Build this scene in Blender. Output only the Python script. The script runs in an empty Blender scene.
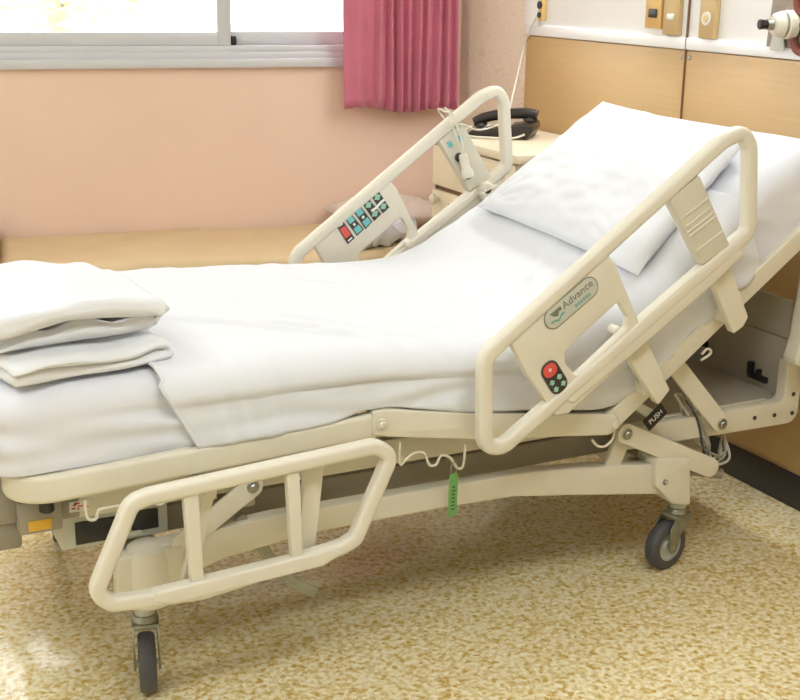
import bpy, bmesh, math, random
from mathutils import Vector, Matrix, noise
PI = math.pi
SC = bpy.context.scene
COL = SC.collection
random.seed(4)

# ------------------------------------------------------------------ materials
def lin(c):
    c = c / 255.0
    return c / 12.92 if c <= 0.04045 else ((c + 0.055) / 1.055) ** 2.4
def rgb(r, g, b): return (lin(r), lin(g), lin(b), 1)
def mat(name, col, rough=0.5, metal=0.0, bump=0.0, bscale=200, var=0.0, vscale=6, sheen=0.0, spec=0.5):
    m = bpy.data.materials.new(name); m.use_nodes = True
    nt = m.node_tree; b = nt.nodes['Principled BSDF']
    b.inputs['Base Color'].default_value = rgb(*col)
    b.inputs['Roughness'].default_value = rough
    b.inputs['Metallic'].default_value = metal
    b.inputs['Specular IOR Level'].default_value = spec
    if sheen: b.inputs['Sheen Weight'].default_value = sheen
    tc = nt.nodes.new('ShaderNodeTexCoord')
    if var:
        n = nt.nodes.new('ShaderNodeTexNoise'); n.inputs['Scale'].default_value = vscale; n.inputs['Detail'].default_value = 5
        r = nt.nodes.new('ShaderNodeValToRGB')
        c = rgb(*col)
        r.color_ramp.elements[0].position = 0.3; r.color_ramp.elements[1].position = 0.7
        r.color_ramp.elements[0].color = tuple(x * (1 - var) for x in c[:3]) + (1,)
        r.color_ramp.elements[1].color = tuple(min(1, x * (1 + var)) for x in c[:3]) + (1,)
        nt.links.new(tc.outputs['Object'], n.inputs['Vector']); nt.links.new(n.outputs['Fac'], r.inputs['Fac'])
        nt.links.new(r.outputs['Color'], b.inputs['Base Color'])
    if bump:
        n = nt.nodes.new('ShaderNodeTexNoise'); n.inputs['Scale'].default_value = bscale; n.inputs['Detail'].default_value = 3
        bp = nt.nodes.new('ShaderNodeBump'); bp.inputs['Strength'].default_value = bump; bp.inputs['Distance'].default_value = 0.002
        nt.links.new(tc.outputs['Object'], n.inputs['Vector']); nt.links.new(n.outputs['Fac'], bp.inputs['Height'])
        nt.links.new(bp.outputs['Normal'], b.inputs['Normal'])
    return m

M = {}
M['cream'] = mat('cream_paint', (223, 216, 196), 0.36, bump=0.05, bscale=900, var=0.03, vscale=12)
M['cream_plastic'] = mat('cream_plastic', (224, 217, 199), 0.4, bump=0.04, bscale=1400)
M['cream_rib'] = mat('ribbed_plastic', (210, 204, 184), 0.5)
M['greige'] = mat('shaded_greige_metal', (158, 150, 134), 0.45, var=0.06)  # tone darkened to carry the shade on the frame under the deck
M['box_grey'] = mat('pan_grey', (172, 165, 150), 0.5, var=0.05)
M['steel'] = mat('steel', (170, 170, 160), 0.3, 0.9)
M['zinc'] = mat('zinc', (150, 150, 134), 0.35, 0.75, var=0.15, vscale=40)
M['rubber'] = mat('grey_rubber', (78, 78, 80), 0.5, var=0.08, vscale=40)
M['black'] = mat('black_plastic', (34, 32, 32), 0.35)
M['dark'] = mat('dark_label', (62, 52, 50), 0.4)
M['charcoal'] = mat('phone_black', (44, 38, 33), 0.32)
M['key'] = mat('phone_keys', (96, 84, 72), 0.4)
M['red'] = mat('red_label', (222, 88, 78), 0.4)
M['teal'] = mat('teal_label', (112, 190, 190), 0.4)
M['mint'] = mat('mint_label', (150, 200, 176), 0.4)
M['print_grey'] = mat('print_grey', (122, 126, 112), 0.5)
M['print_teal'] = mat('print_teal', (120, 170, 160), 0.5)
M['plate_grey'] = mat('plate_grey', (196, 196, 182), 0.4)
M['white_print'] = mat('white_print', (235, 235, 228), 0.5)
M['yellow'] = mat('yellow_label', (226, 176, 58), 0.5)
M['green'] = mat('green_tag', (112, 172, 96), 0.45)
M['cotton'] = mat('white_cotton', (225, 226, 230), 0.85, bump=0.12, bscale=1500, sheen=0.2)
M['fitted'] = mat('white_fitted_cotton', (225, 225, 231), 0.85, bump=0.12, bscale=1500, sheen=0.2)
M['terry'] = mat('white_terry', (232, 232, 233), 0.95, bump=0.6, bscale=450, sheen=0.5)
M['pillow_pink'] = mat('pale_pillowcase', (226, 208, 196), 0.9, bump=0.2, bscale=300, var=0.05, vscale=20)
M['tan_vinyl'] = mat('tan_vinyl', (220, 194, 152), 0.5, bump=0.25, bscale=60, var=0.04)
M['brown'] = mat('dark_brown_wood', (120, 82, 52), 0.5)
M['alu'] = mat('aluminium', (214, 214, 218), 0.42, 0.15)
M['curtain'] = mat('pink_curtain', (206, 116, 138), 0.75, bump=0.15, bscale=700, var=0.06, vscale=8, sheen=0.3)
M['pinkwall'] = mat('pink_paint', (245, 213, 191), 0.6, var=0.03, vscale=2.2)
M['whitewall'] = mat('white_paint', (240, 236, 228), 0.7)
M['ceil'] = mat('ceiling_paint', (245, 243, 238), 0.8)
M['laminate'] = mat('white_laminate', (248, 247, 245), 0.3)
M['baseb'] = mat('black_skirting', (32, 28, 34), 0.35)
M['cab'] = mat('cabinet_cream', (234, 220, 192), 0.45, var=0.03)
M['brass'] = mat('beige_outlet', (206, 178, 128), 0.4, 0.2)
M['gold'] = mat('gold_outlet', (226, 190, 122), 0.35, 0.3)
M['taupe'] = mat('taupe_metal', (150, 136, 122), 0.45, 0.3, var=0.15, vscale=40)
M['redbrown'] = mat('red_brown_ring', (128, 66, 54), 0.45)
M['leaf'] = mat('pale_leaf', (226, 232, 190), 0.6, var=0.2)
M['bark'] = mat('bark', (190, 180, 160), 0.8)
M['paving'] = mat('pale_paving', (205, 202, 192), 0.8)

def node_mat(name):
    m = bpy.data.materials.new(name); m.use_nodes = True
    return m, m.node_tree, m.node_tree.nodes['Principled BSDF']

def floor_material():
    m, nt, b = node_mat('speckled_vinyl')
    N, L = nt.nodes.new, nt.links.new
    tc = N('ShaderNodeTexCoord')
    n0 = N('ShaderNodeTexNoise'); n0.inputs['Scale'].default_value = 60; n0.inputs['Detail'].default_value = 2
    L(tc.outputs['Object'], n0.inputs['Vector'])
    mv = N('ShaderNodeVectorMath'); mv.operation = 'MULTIPLY_ADD'
    mv.inputs[1].default_value = (0.014,) * 3
    L(n0.outputs['Color'], mv.inputs[0]); L(tc.outputs['Object'], mv.inputs[2])
    def ramp(stops):
        r = N('ShaderNodeValToRGB'); e = r.color_ramp.elements
        while len(e) < len(stops): e.new(0.5)
        for k, (p, c) in enumerate(stops): e[k].position = p; e[k].color = rgb(*c)
        r.color_ramp.interpolation = 'LINEAR'
        return r
    v1 = N('ShaderNodeTexVoronoi'); v1.inputs['Scale'].default_value = 88
    L(mv.outputs[0], v1.inputs['Vector'])
    sep = N('ShaderNodeSeparateColor'); L(v1.outputs['Color'], sep.inputs[0])
    r1 = ramp([(0.0, (198, 160, 80)), (0.2, (206, 170, 92)), (0.26, (228, 208, 152)), (0.52, (234, 217, 165)), (0.60, (244, 234, 200)), (1.0, (246, 238, 210))])
    L(sep.outputs[0], r1.inputs['Fac'])
    n2 = N('ShaderNodeTexNoise'); n2.inputs['Scale'].default_value = 75; n2.inputs['Detail'].default_value = 3
    L(tc.outputs['Object'], n2.inputs['Vector'])
    r2 = ramp([(0.0, (192, 152, 68)), (0.42, (200, 162, 80)), (0.46, (228, 208, 152)), (0.55, (234, 218, 168)), (0.60, (246, 238, 208))])
    L(n2.outputs['Fac'], r2.inputs['Fac'])
    mx = N('ShaderNodeMix'); mx.data_type = 'RGBA'; mx.inputs[0].default_value = 0.5
    L(r1.outputs['Color'], mx.inputs[6]); L(r2.outputs['Color'], mx.inputs[7])
    L(mx.outputs[2], b.inputs['Base Color'])
    b.inputs['Roughness'].default_value = 0.10
    b.inputs['Specular IOR Level'].default_value = 0.45
    n3 = N('ShaderNodeTexNoise'); n3.inputs['Scale'].default_value = 9
    bp = N('ShaderNodeBump'); bp.inputs['Strength'].default_value = 0.08; bp.inputs['Distance'].default_value = 0.01
    L(tc.outputs['Object'], n3.inputs['Vector']); L(n3.outputs['Fac'], bp.inputs['Height']); L(bp.outputs['Normal'], b.inputs['Normal'])
    return m
M['floor'] = floor_material()

def wallpaper():
    m, nt, b = node_mat('floral_wallpaper')
    N, L = nt.nodes.new, nt.links.new
    tc = N('ShaderNodeTexCoord')
    n = N('ShaderNodeTexNoise'); n.inputs['Scale'].default_value = 10; n.inputs['Detail'].default_value = 2
    L(tc.outputs['Object'], n.inputs['Vector'])
    mv = N('ShaderNodeVectorMath'); mv.operation = 'MULTIPLY_ADD'; mv.inputs[1].default_value = (0.12,) * 3
    L(n.outputs['Color'], mv.inputs[0]); L(tc.outputs['Object'], mv.inputs[2])
    v = N('ShaderNodeTexVoronoi'); v.inputs['Scale'].default_value = 9; v.feature = 'F1'
    L(mv.outputs[0], v.inputs['Vector'])
    w = N('ShaderNodeMath'); w.operation = 'SINE'
    k = N('ShaderNodeMath'); k.operation = 'MULTIPLY'; k.inputs[1].default_value = 34
    L(v.outputs['Distance'], k.inputs[0]); L(k.outputs[0], w.inputs[0])
    n2 = N('ShaderNodeTexNoise'); n2.inputs['Scale'].default_value = 20; n2.inputs['Detail'].default_value = 6
    L(tc.outputs['Object'], n2.inputs['Vector'])
    g = N('ShaderNodeMath'); g.operation = 'MULTIPLY'; L(w.outputs[0], g.inputs[0]); L(n2.outputs['Fac'], g.inputs[1])
    r = N('ShaderNodeValToRGB'); e = r.color_ramp.elements
    e[0].position = 0.36; e[0].color = rgb(240, 222, 203); e[1].position = 0.62; e[1].color = rgb(230, 202, 182)
    L(g.outputs[0], r.inputs['Fac']); L(r.outputs['Color'], b.inputs['Base Color'])
    b.inputs['Roughness'].default_value = 0.7
    return m
M['wallpaper'] = wallpaper()

def ochre():
    m, nt, b = node_mat('ochre_laminate')
    N, L = nt.nodes.new, nt.links.new
    tc = N('ShaderNodeTexCoord'); mp = N('ShaderNodeMapping'); mp.inputs['Scale'].default_value = (1, 1.2, 26)
    L(tc.outputs['Object'], mp.inputs['Vector'])
    n = N('ShaderNodeTexNoise'); n.inputs['Scale'].default_value = 4; n.inputs['Detail'].default_value = 6
    L(mp.outputs[0], n.inputs['Vector'])
    r = N('ShaderNodeValToRGB'); e = r.color_ramp.elements
    e[0].position = 0.3; e[0].color = rgb(200, 164, 110); e[1].position = 0.7; e[1].color = rgb(205, 170, 117)
    L(n.outputs['Fac'], r.inputs['Fac']); L(r.outputs['Color'], b.inputs['Base Color'])
    b.inputs['Roughness'].default_value = 0.4
    return m
M['ochre'] = ochre()

def glass():
    m = bpy.data.materials.new('window_glass'); m.use_nodes = True
    nt = m.node_tree; nt.nodes.clear()
    o = nt.nodes.new('ShaderNodeOutputMaterial'); mx = nt.nodes.new('ShaderNodeMixShader'); mx.inputs[0].default_value = 0.06
    t = nt.nodes.new('ShaderNodeBsdfTransparent'); g = nt.nodes.new('ShaderNodeBsdfGlossy'); g.inputs['Roughness'].default_value = 0.02
    nt.links.new(t.outputs[0], mx.inputs[1]); nt.links.new(g.outputs[0], mx.inputs[2]); nt.links.new(mx.outputs[0], o.inputs[0])
    return m
M['glass'] = glass()
def emis(name, s, c=(1, 1, 1)):
    m = bpy.data.materials.new(name); m.use_nodes = True
    b = m.node_tree.nodes['Principled BSDF']; b.inputs['Emission Color'].default_value = (*c, 1); b.inputs['Emission Strength'].default_value = s
    return m
M['lamp'] = emis('lamp_tube', 14.5, (0.93, 1.0, 1.05))

M['added_head_light'] = emis('added_head_light', 20.0, (0.96, 1.0, 1.03))  # glow of the added light over the head wall panels
# ------------------------------------------------------------------ mesh building
def fillet(pts, r, closed=True, n=8):
    """round the corners of a 2-D/3-D polyline; r is one radius or a list"""
    P = [Vector(p) for p in pts]; out = []; k = len(P)
    R_ = r if isinstance(r, (list, tuple)) else [r] * k
    for i in range(k):
        if not closed and i in (0, k - 1): out.append(P[i]); continue
        a, b, c = P[i - 1], P[i], P[(i + 1) % k]
        u, v = (a - b), (c - b)
        if R_[i] <= 0: out.append(b); continue
        ang = u.angle(v)
        d = min(R_[i] / math.tan(ang / 2), u.length * 0.49, v.length * 0.49)
        rr = d * math.tan(ang / 2)
        p0, p1 = b + u.normalized() * d, b + v.normalized() * d
        cc = b + (u.normalized() + v.normalized()).normalized() * (rr / math.sin(ang / 2))
        e0, e1 = p0 - cc, p1 - cc
        th = e0.angle(e1) if e0.length > 1e-9 else 0
        for j in range(n + 1):
            t = j / n
            if th < 1e-4: out.append(p0.lerp(p1, t)); continue
            out.append(cc + (e0 * math.sin((1 - t) * th) + e1 * math.sin(t * th)) / math.sin(th))
    return out

def smooth_pts(pts, n=6, closed=False):
    P = [Vector(p) for p in pts]; out = []; k = len(P)
    rng = range(k if closed else k - 1)
    for i in rng:
        g = (lambda j: P[j % k]) if closed else (lambda j: P[max(0, min(k - 1, j))])
        a, b, c, d = g(i - 1), g(i), g(i + 1), g(i + 2)
        for j in range(n):
            t = j / n
            out.append(0.5 * ((2 * b) + (c - a) * t + (2 * a - 5 * b + 4 * c - d) * t * t + (3 * b - a - 3 * c + d) * t ** 3))
    if not closed: out.append(P[-1])
    return out

class MB:
    def __init__(s): s.v = []; s.f = []; s.m = []; s.sm = []; s.mats = []
    def mi(s, m):
        if isinstance(m, str): m = M[m]
        if m not in s.mats: s.mats.append(m)
        return s.mats.index(m)
    def add(s, vs, fs, m, smooth=True, mx=None):
        o = len(s.v); i = s.mi(m)
        s.v += [(mx @ Vector(v)) if mx else Vector(v) for v in vs]
        for f in fs: s.f.append([k + o for k in f]); s.m.append(i); s.sm.append(smooth)
        return s
    def add_bm(s, bm, m, mx=None, smooth=True):
        bm.verts.index_update()
        s.add([v.co.copy() for v in bm.verts], [[v.index for v in f.verts] for f in bm.faces], m, smooth, mx); bm.free(); return s
    def box(s, lo, hi, m, bev=0.002, mx=None, seg=2):
        bm = bmesh.new(); bmesh.ops.create_cube(bm, size=1)
        lo, hi = Vector(lo), Vector(hi)
        for v in bm.verts: v.co = Vector([(lo[i] + hi[i]) / 2 + v.co[i] * (hi[i] - lo[i]) for i in range(3)])
        if bev: bmesh.ops.bevel(bm, geom=list(bm.edges), offset=min(bev, min(hi - lo) * 0.45), segments=seg, profile=0.5, affect='EDGES', clamp_overlap=True)
        return s.add_bm(bm, m, mx)
    def rod(s, a, b, r, m, r2=None, n=20, bev=0.0):
        a, b = Vector(a), Vector(b); d = b - a; L = d.length
        prof = [(0, 0), (r - bev, 0), (r, bev), ((r if r2 is None else r2), L - bev), ((r if r2 is None else r2) - bev, L), (0, L)] if bev else [(0, 0), (r, 0), ((r if r2 is None else r2), L), (0, L)]
        q = d.to_track_quat('Z', 'Y').to_matrix().to_4x4(); q.translation = a
        return s.lathe(prof, m, q, n)
    def lathe(s, prof, m, mx=None, n=28):
        vs = []; fs = []; k = len(prof)
        for j in range(n):
            t = 2 * PI * j / n
            for r, z in prof: vs.append((max(r, 1e-5) * math.cos(t), max(r, 1e-5) * math.sin(t), z))
        for j in range(n):
            for i in range(k - 1):
                a, b = j * k + i, ((j + 1) % n) * k + i
                fs.append((a, b, b + 1, a + 1))
        return s.add(vs, fs, m, True, mx)
    def sweep(s, path, prof, m, closed=False, up=None, cap=True):
        """prof: list of (a,b): a along side (cross of tangent and up), b along up"""
        P = [Vector(p) for p in path]; Q = [P[0]]
        for p in P[1:]:
            if (p - Q[-1]).length > 1e-5: Q.append(p)
        if closed and (Q[0] - Q[-1]).length < 1e-5: Q.pop()
        P = Q; k = len(P); vs = []; n = len(prof)
        ref = Vector(up) if up else None
        prev = None
        for i in range(k):
            if closed: t = (P[(i + 1) % k] - P[i]).normalized() + (P[i] - P[i - 1]).normalized()
            else: t = ((P[min(i + 1, k - 1)] - P[i]).normalized() if i < k - 1 else Vector()) + ((P[i] - P[i - 1]).normalized() if i else Vector())
            t.normalize()
            if ref: u = (ref - t * ref.dot(t)).normalized()
            else:
                if prev is None: prev = Vector((0, 0, 1)) if abs(t.z) < 0.9 else Vector((1, 0, 0))
                u = (prev - t * prev.dot(t)).normalized(); prev = u
            w = t.cross(u)
            for a, b in prof: vs.append(P[i] + w * a + u * b)
        fs = []
        for i in range(k if closed else k - 1):
            for j in range(n):
                a, b = i * n, ((i + 1) % k) * n
                fs.append((a + j, a + (j + 1) % n, b + (j + 1) % n, b + j))
        if cap and not closed:
            fs.append(tuple(range(n))[::-1]); fs.append(tuple((k - 1) * n + j for j in range(n)))
        return s.add(vs, fs, m)
    def tube(s, path, r, m, closed=False, n=12, up=None):
        return s.sweep(path, [(r * math.cos(2 * PI * j / n), r * math.sin(2 * PI * j / n)) for j in range(n)], m, closed, up)
    def plate(s, outlines, y0, y1, m, bev=0.002, mx=None):
        """outlines in (X,Z), extruded between y0 and y1; further outlines are holes"""
        cu = bpy.data.curves.new('tmp', 'CURVE'); cu.dimensions = '2D'; cu.fill_mode = 'BOTH'
        th = abs(y1 - y0); cu.extrude = max(th / 2 - bev, 1e-5); cu.bevel_depth = bev; cu.bevel_resolution = 2; cu.offset = -bev
        for o in outlines:
            sp = cu.splines.new('POLY'); sp.points.add(len(o) - 1); sp.use_cyclic_u = True
            for p, q in zip(sp.points, o): p.co = (q[0], q[1], 0, 1)
        ob = bpy.data.objects.new('tmp', cu); me = ob.to_mesh()
        ym = (y0 + y1) / 2
        vs = [Vector((v.co.x, ym - v.co.z, v.co.y)) for v in me.vertices]
        fs = [list(p.vertices) for p in me.polygons]
        ob.to_mesh_clear(); bpy.data.objects.remove(ob); bpy.data.curves.remove(cu)
        return s.add(vs, fs, m, True, mx)
    def text(s, body, size, mx, m, ext=0.0004):
        cu = bpy.data.curves.new('tmp', 'FONT'); cu.body = body; cu.size = size; cu.extrude = ext; cu.align_x = 'CENTER'; cu.align_y = 'CENTER'; cu.resolution_u = 3
        ob = bpy.data.objects.new('tmp', cu); me = ob.to_mesh()
        vs = [v.co.copy() for v in me.vertices]; fs = [list(p.vertices) for p in me.polygons]
        ob.to_mesh_clear(); bpy.data.objects.remove(ob); bpy.data.curves.remove(cu)
        return s.add(vs, fs, m, False, mx)
    def build(s, name, parent=None, base=None, angle=40, mods=(), mx=None):
        if mx: s.v = [mx @ v for v in s.v]
        me = bpy.data.meshes.new(name)
        P = WM.get(parent.name, Vector()) if parent else None
        if base is None:
            lo = Vector([min(v[i] for v in s.v) for i in range(3)]); hi = Vector([max(v[i] for v in s.v) for i in range(3)])
            base = (lo + hi) / 2
            if not parent: base.z = lo.z
        base = Vector(base)
        me.from_pydata([v - base for v in s.v], [], s.f)
        for m in s.mats: me.materials.append(m)
        me.polygons.foreach_set('material_index', s.m); me.polygons.foreach_set('use_smooth', s.sm)
        bm = bmesh.new(); bm.from_mesh(me); bmesh.ops.remove_doubles(bm, verts=bm.verts, dist=1e-6); bmesh.ops.recalc_face_normals(bm, faces=bm.faces); bm.to_mesh(me); bm.free()
        me.set_sharp_from_angle(angle=math.radians(angle))
        o = bpy.data.objects.new(name, me); COL.objects.link(o)
        if parent: o.parent = parent; o.location = base - P
        else: o.location = base
        WM[o.name] = base
        for k, kw in mods:
            md = o.modifiers.new(k.lower(), k)
            for a, b in kw.items(): setattr(md, a, b)
        return o
WM = {}
def thing(name, label, cat, loc, group=None):
    o = bpy.data.objects.new(name, None); COL.objects.link(o); o.location = loc; o.empty_display_size = 0.1
    WM[o.name] = Vector(loc); tag(o, label, cat, group); return o
def pivot(name, parent, loc):
    o = bpy.data.objects.new(name, None); COL.objects.link(o); o.parent = parent; o.location = Vector(loc) - WM[parent.name]; WM[o.name] = Vector(loc); return o
def tag(o, label, cat, group=None):
    o['label'] = label; o['category'] = cat
    if group: o['group'] = group
    return o
def struct(o): o['kind'] = 'structure'; return o
def rrect(w, h, r, n=4):
    pts = []
    for cx, cy, a0 in ((w/2-r, h/2-r, 0), (-w/2+r, h/2-r, PI/2), (-w/2+r, -h/2+r, PI), (w/2-r, -h/2+r, 1.5*PI)):
        for j in range(n + 1):
            a = a0 + PI/2 * j / n; pts.append((cx + r*math.cos(a), cy + r*math.sin(a)))
    return pts
def v3(pts, y): return [Vector((p[0], y, p[1])) for p in pts]

# ------------------------------------------------------------------ camera
CAMH = 1.5
yaw, pitch, roll = map(math.radians, (26.6, 16.54, 0.8))
F = Vector((math.sin(yaw)*math.cos(pitch), math.cos(yaw)*math.cos(pitch), -math.sin(pitch)))
R = Vector((math.cos(yaw), -math.sin(yaw), 0)); U = R.cross(F)
R = R*math.cos(roll) + U*math.sin(roll); U = R.cross(F)
cam = bpy.data.cameras.new('camera'); co = bpy.data.objects.new('camera', cam); COL.objects.link(co)
mw = Matrix((R, U, -F)).transposed().to_4x4(); mw.translation = (0, 0, CAMH); co.matrix_world = mw
cam.sensor_width = 36; cam.lens = 1280 / 800 * 36; cam.clip_start = 0.05
SC.camera = co

# ------------------------------------------------------------------ room shell
HX = 2.614                                   # head wall
WA = math.radians(-9.5); WP = Vector((HX, 4.705, 0))
WM4 = Matrix.Translation(WP) @ Matrix.Rotation(WA, 4, 'Z')   # window wall frame: x along the wall, -y into the room
XL, YB, CH = -2.3, -1.7, 2.7
yfar = 4.705 + (HX - XL) * math.tan(-WA)
struct(MB().box((XL-.3, YB-.3, -.1), (HX+.3, yfar+.4, 0), 'floor', 0).build('floor', base=(0, 0, 0)))
struct(MB().box((XL-.3, YB-.3, CH), (HX+.3, yfar+.4, CH+.1), 'ceil', 0).build('ceiling'))
struct(MB().box((XL-.15, YB-.15, 0), (XL, yfar+.3, CH), 'whitewall', 0).build('wall_left'))
struct(MB().box((XL, YB-.15, 0), (HX+.15, YB, CH), 'whitewall', 0).build('wall_front'))
# window wall with an opening
W0, W1, Z0, Z1 = -4.4, -0.22, 1.127, 2.35
L0 = -5.05
b = MB()
for lo, hi in (((L0, 0, 0), (0.12, .16, Z0)), ((L0, 0, Z1), (0.12, .16, CH)), ((L0, 0, Z0), (W0, .16, Z1)), ((W1, 0, Z0), (0.12, .16, Z1))):
    b.box(lo, hi, 'pinkwall', 0, WM4)
struct(b.build('wall_back', base=WP))
# head wall: bare wallpapered wall behind, ochre wainscot panels, white panels above
struct(MB().box((HX, YB, 0), (HX+.15, 4.74, CH), 'wallpaper', 0).build('wall_right', base=(HX, 3, 0)))
YS = 3.243
def headpanel(name, y0, y1, z0, z1, m, x0=2.6):
    return struct(MB().box((x0, y0, z0), (HX+.002, y1, z1), m, .0015).build(name))
headpanel('trim_1', YS+.002, 4.178, .1, 1.272, 'ochre')
headpanel('trim_2', -.8, YS-.002, .1, 1.272, 'ochre')
headpanel('trim_3', YS+.002, 4.178, 1.278, CH-.02, 'laminate', 2.602)
headpanel('trim_4', -.8, YS-.002, 1.278, CH-.02, 'laminate', 2.602)
headpanel('trim_5', YS+.003, 4.176, 1.276, 1.312, 'laminate', 2.594)
headpanel('trim_6', -.8, YS-.003, 1.276, 1.312, 'laminate', 2.594)
headpanel('trim_7', 4.086, 4.178, 1.312, CH-.02, 'laminate', 2.588)
struct(MB().box((2.596, YS-.0025, .1), (2.604, YS+.0025, CH-.02), 'brown', 0).build('trim_8'))
struct(MB().box((2.592, YB, 0), (HX+.002, 4.17, .102), 'baseb', .003).build('baseboard_right'))

# window: aluminium outer frame, two sashes
f = MB()
f.box((W0, -.03, Z0), (W1, .13, Z0+.034), 'alu', .003, WM4).box((W0, -.012, Z0+.03), (W1, .13, 1.185), 'alu', .003, WM4)
f.box((W0, -.004, 1.18), (W1, .12, 1.209), 'alu', .002, WM4)
f.box((W0, -.03, Z1-.05), (W1, .13, Z1), 'alu', .003, WM4)
f.box((W0, -.02, Z0), (W0+.05, .13, Z1), 'alu', .003, WM4).box((W1-.05, -.02, Z0), (W1, .13, Z1), 'alu', .003, WM4)
win = struct(f.build('window_1', base=WM4 @ Vector(((W0+W1)/2, 0, Z0))))
def sash(x0, x1, y, st=.052):
    s = MB(); z0, z1 = 1.209, Z1-.05
    s.box((x0, y, z0), (x1, y+.03, z0+.05), 'alu', .003, WM4).box((x0, y, z1-.05), (x1, y+.03, z1), 'alu', .003, WM4)
    s.box((x0, y-.001, z0), (x0+st, y+.031, z1), 'alu', .003, WM4).box((x1-st, y-.001, z0), (x1, y+.031, z1), 'alu', .003, WM4)
    o = s.build('sash', win)
    MB().box((x0+st, y+.013, z0+.05), (x1-st, y+.017, z1-.05), 'glass', 0, WM4).build('window_pane', o)
sash(-2.9, -.943, .012); sash(-.985, W1-.05, .056); sash(W0+.05, -2.86, .056)
MB().box((-.94, .02, 1.209), (-.918, .05, 1.245), 'black', .006, WM4).build('sash_stop', win)

# outside: ground slab and a tree
struct(MB().box((-14, 5.6, -.4), (14, 22, -.1), 'paving', 0).build('ground'))
def tree(x, y, h, sp, lab):
    t = thing('tree', lab, 'tree', (x, y, -.1))
    tr = MB(); tr.tube(smooth_pts([(x, y, -.1), (x+.08, y, h*.3), (x-.05, y+.05, h*.6), (x, y, h*.8)]), .09, 'bark', n=10)
    for k in range(6):
        a = k*1.05; tr.tube(smooth_pts([(x, y, h*.45+.1*k), (x+.4*math.cos(a), y+.4*math.sin(a), h*.6+.1*k), (x+.9*math.cos(a), y+.9*math.sin(a), h*.72+.1*k)]), .03, 'bark', n=6)
    tr.build('trunk', t)
    lf = MB(); rr = random.Random(3)
    for k in range(900):
        th, ph, q = rr.uniform(0, 2*PI), math.acos(rr.uniform(-1, 1)), rr.uniform(.5, 1)*sp
        c = Vector((x+q*math.sin(ph)*math.cos(th)*1.2, y+q*math.sin(ph)*math.sin(th), h*.75+q*math.cos(ph)*.8))
        mx = Matrix.Translation(c) @ Matrix.Rotation(rr.uniform(0, 6), 4, 'Z') @ Matrix.Rotation(rr.uniform(0, 6), 4, 'X')
        s_ = rr.uniform(.04, .08)
        lf.add([(-s_*1.6, 0, 0), (0, s_*.6, .01), (s_*1.6, 0, 0), (0, -s_*.6, .01)], [(0, 1, 2, 3)], 'leaf', False, mx)
    lf.build('foliage', t)
tree(2.6, 12.5, 2.3, 1.1, 'pale green tree outside the window')

# ceiling lights (the room's lamps)
def ceiling_light(x, y, lab, ln=1.25, turn=0):
    t = thing('ceiling_light', lab, 'ceiling light', (x, y, CH), 'recessed ceiling lights')
    mx = Matrix.Translation((x, y, 0)) @ Matrix.Rotation(turn, 4, 'Z')
    MB().box((-ln/2, -.30, CH-.04), (ln/2, -.26, CH-.001), 'whitewall', .003, mx).box((-ln/2, .26, CH-.04), (ln/2, .30, CH-.001), 'whitewall', .003, mx)\
        .box((-ln/2-.04, -.30, CH-.04), (-ln/2, .30, CH-.001), 'whitewall', .003, mx).box((ln/2, -.30, CH-.04), (ln/2+.04, .30, CH-.001), 'whitewall', .003, mx).build('frame', t)
    MB().box((-ln/2, -.26, CH-.03), (ln/2, .26, CH-.01), 'lamp', 0, mx).build('diffuser', t)
ceiling_light(1.1, 0.9, 'white recessed ceiling light nearest the bed')
ceiling_light(-1.0, 0.6, 'white recessed ceiling light near the left wall')
ceiling_light(-1.0, 3.0, 'white recessed ceiling light by the left side of the window')

# added lamp above the view, brightens the white panels and the pillow
hl = thing('added_lamp', 'long added lamp above the view, brightening the white wall panels', 'added lamp', (2.52, 3.2, 1.95))
MB().box((2.46, 2.3, 1.96), (2.602, 4.06, 2.08), 'laminate', .01).build('housing', hl)
MB().box((2.475, 2.33, 1.945), (2.59, 4.03, 1.962), 'added_head_light', .002).build('diffuser', hl)

# curtain
def curtain():
    n, nz = 260, 40; vs = []; fs = []
    s0, s1 = -.515, -.052
    for j in range(nz + 1):
        z = .966 + (2.42 - .966) * j / nz; fz = 1 - (j / nz)
        for i in range(n + 1):
            u = i / n; s = s0 + (s1 - s0) * u
            fold = 0.5 - 0.5*math.cos(2*PI*(u - .26) / .74 * 8.5 + .7*math.sin(9*u)) if u > .26 else 0
            d = -.085 - .052 * fold * (0.75 + .25*math.sin(u*31)) * (0.85 + .15*fz)
            if u <= .26: d += -.018*math.sin(PI*u/.26) - .006*math.sin(u*40 + z*2)
            d += .006*noise.noise(Vector((u*6, z*1.5, 3)))
            s += .006*math.sin(z*3 + u*12)*fz
            zz = z + (.010*math.sin(u*9) - .012*u + .0015*math.sin(u*70)) * (fz ** 3)
            vs.append(WM4 @ Vector((s, d, zz)))
    for j in range(nz):
        for i in range(n):
            a = j*(n+1)+i; fs.append((a, a+1, a+n+2, a+n+1))
    c = MB().add(vs, fs, 'curtain').build('curtain', angle=180, mods=[('SOLIDIFY', dict(thickness=.003))])
    tag(c, 'dusty pink pleated curtain hanging at the right end of the window', 'curtain')
curtain()
t = MB().rod(WM4 @ Vector((W0-.1, -.125, 2.44)), WM4 @ Vector((-.01, -.125, 2.44)), .012, 'alu')
for s_ in (-4.3, -2.2, -.3): t.rod(WM4 @ Vector((s_, .002, 2.44)), WM4 @ Vector((s_, -.125, 2.44)), .007, 'alu')
tag(t.build('curtain_rod'), 'metal curtain rod fixed to the wall above the window', 'curtain rod')

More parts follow.
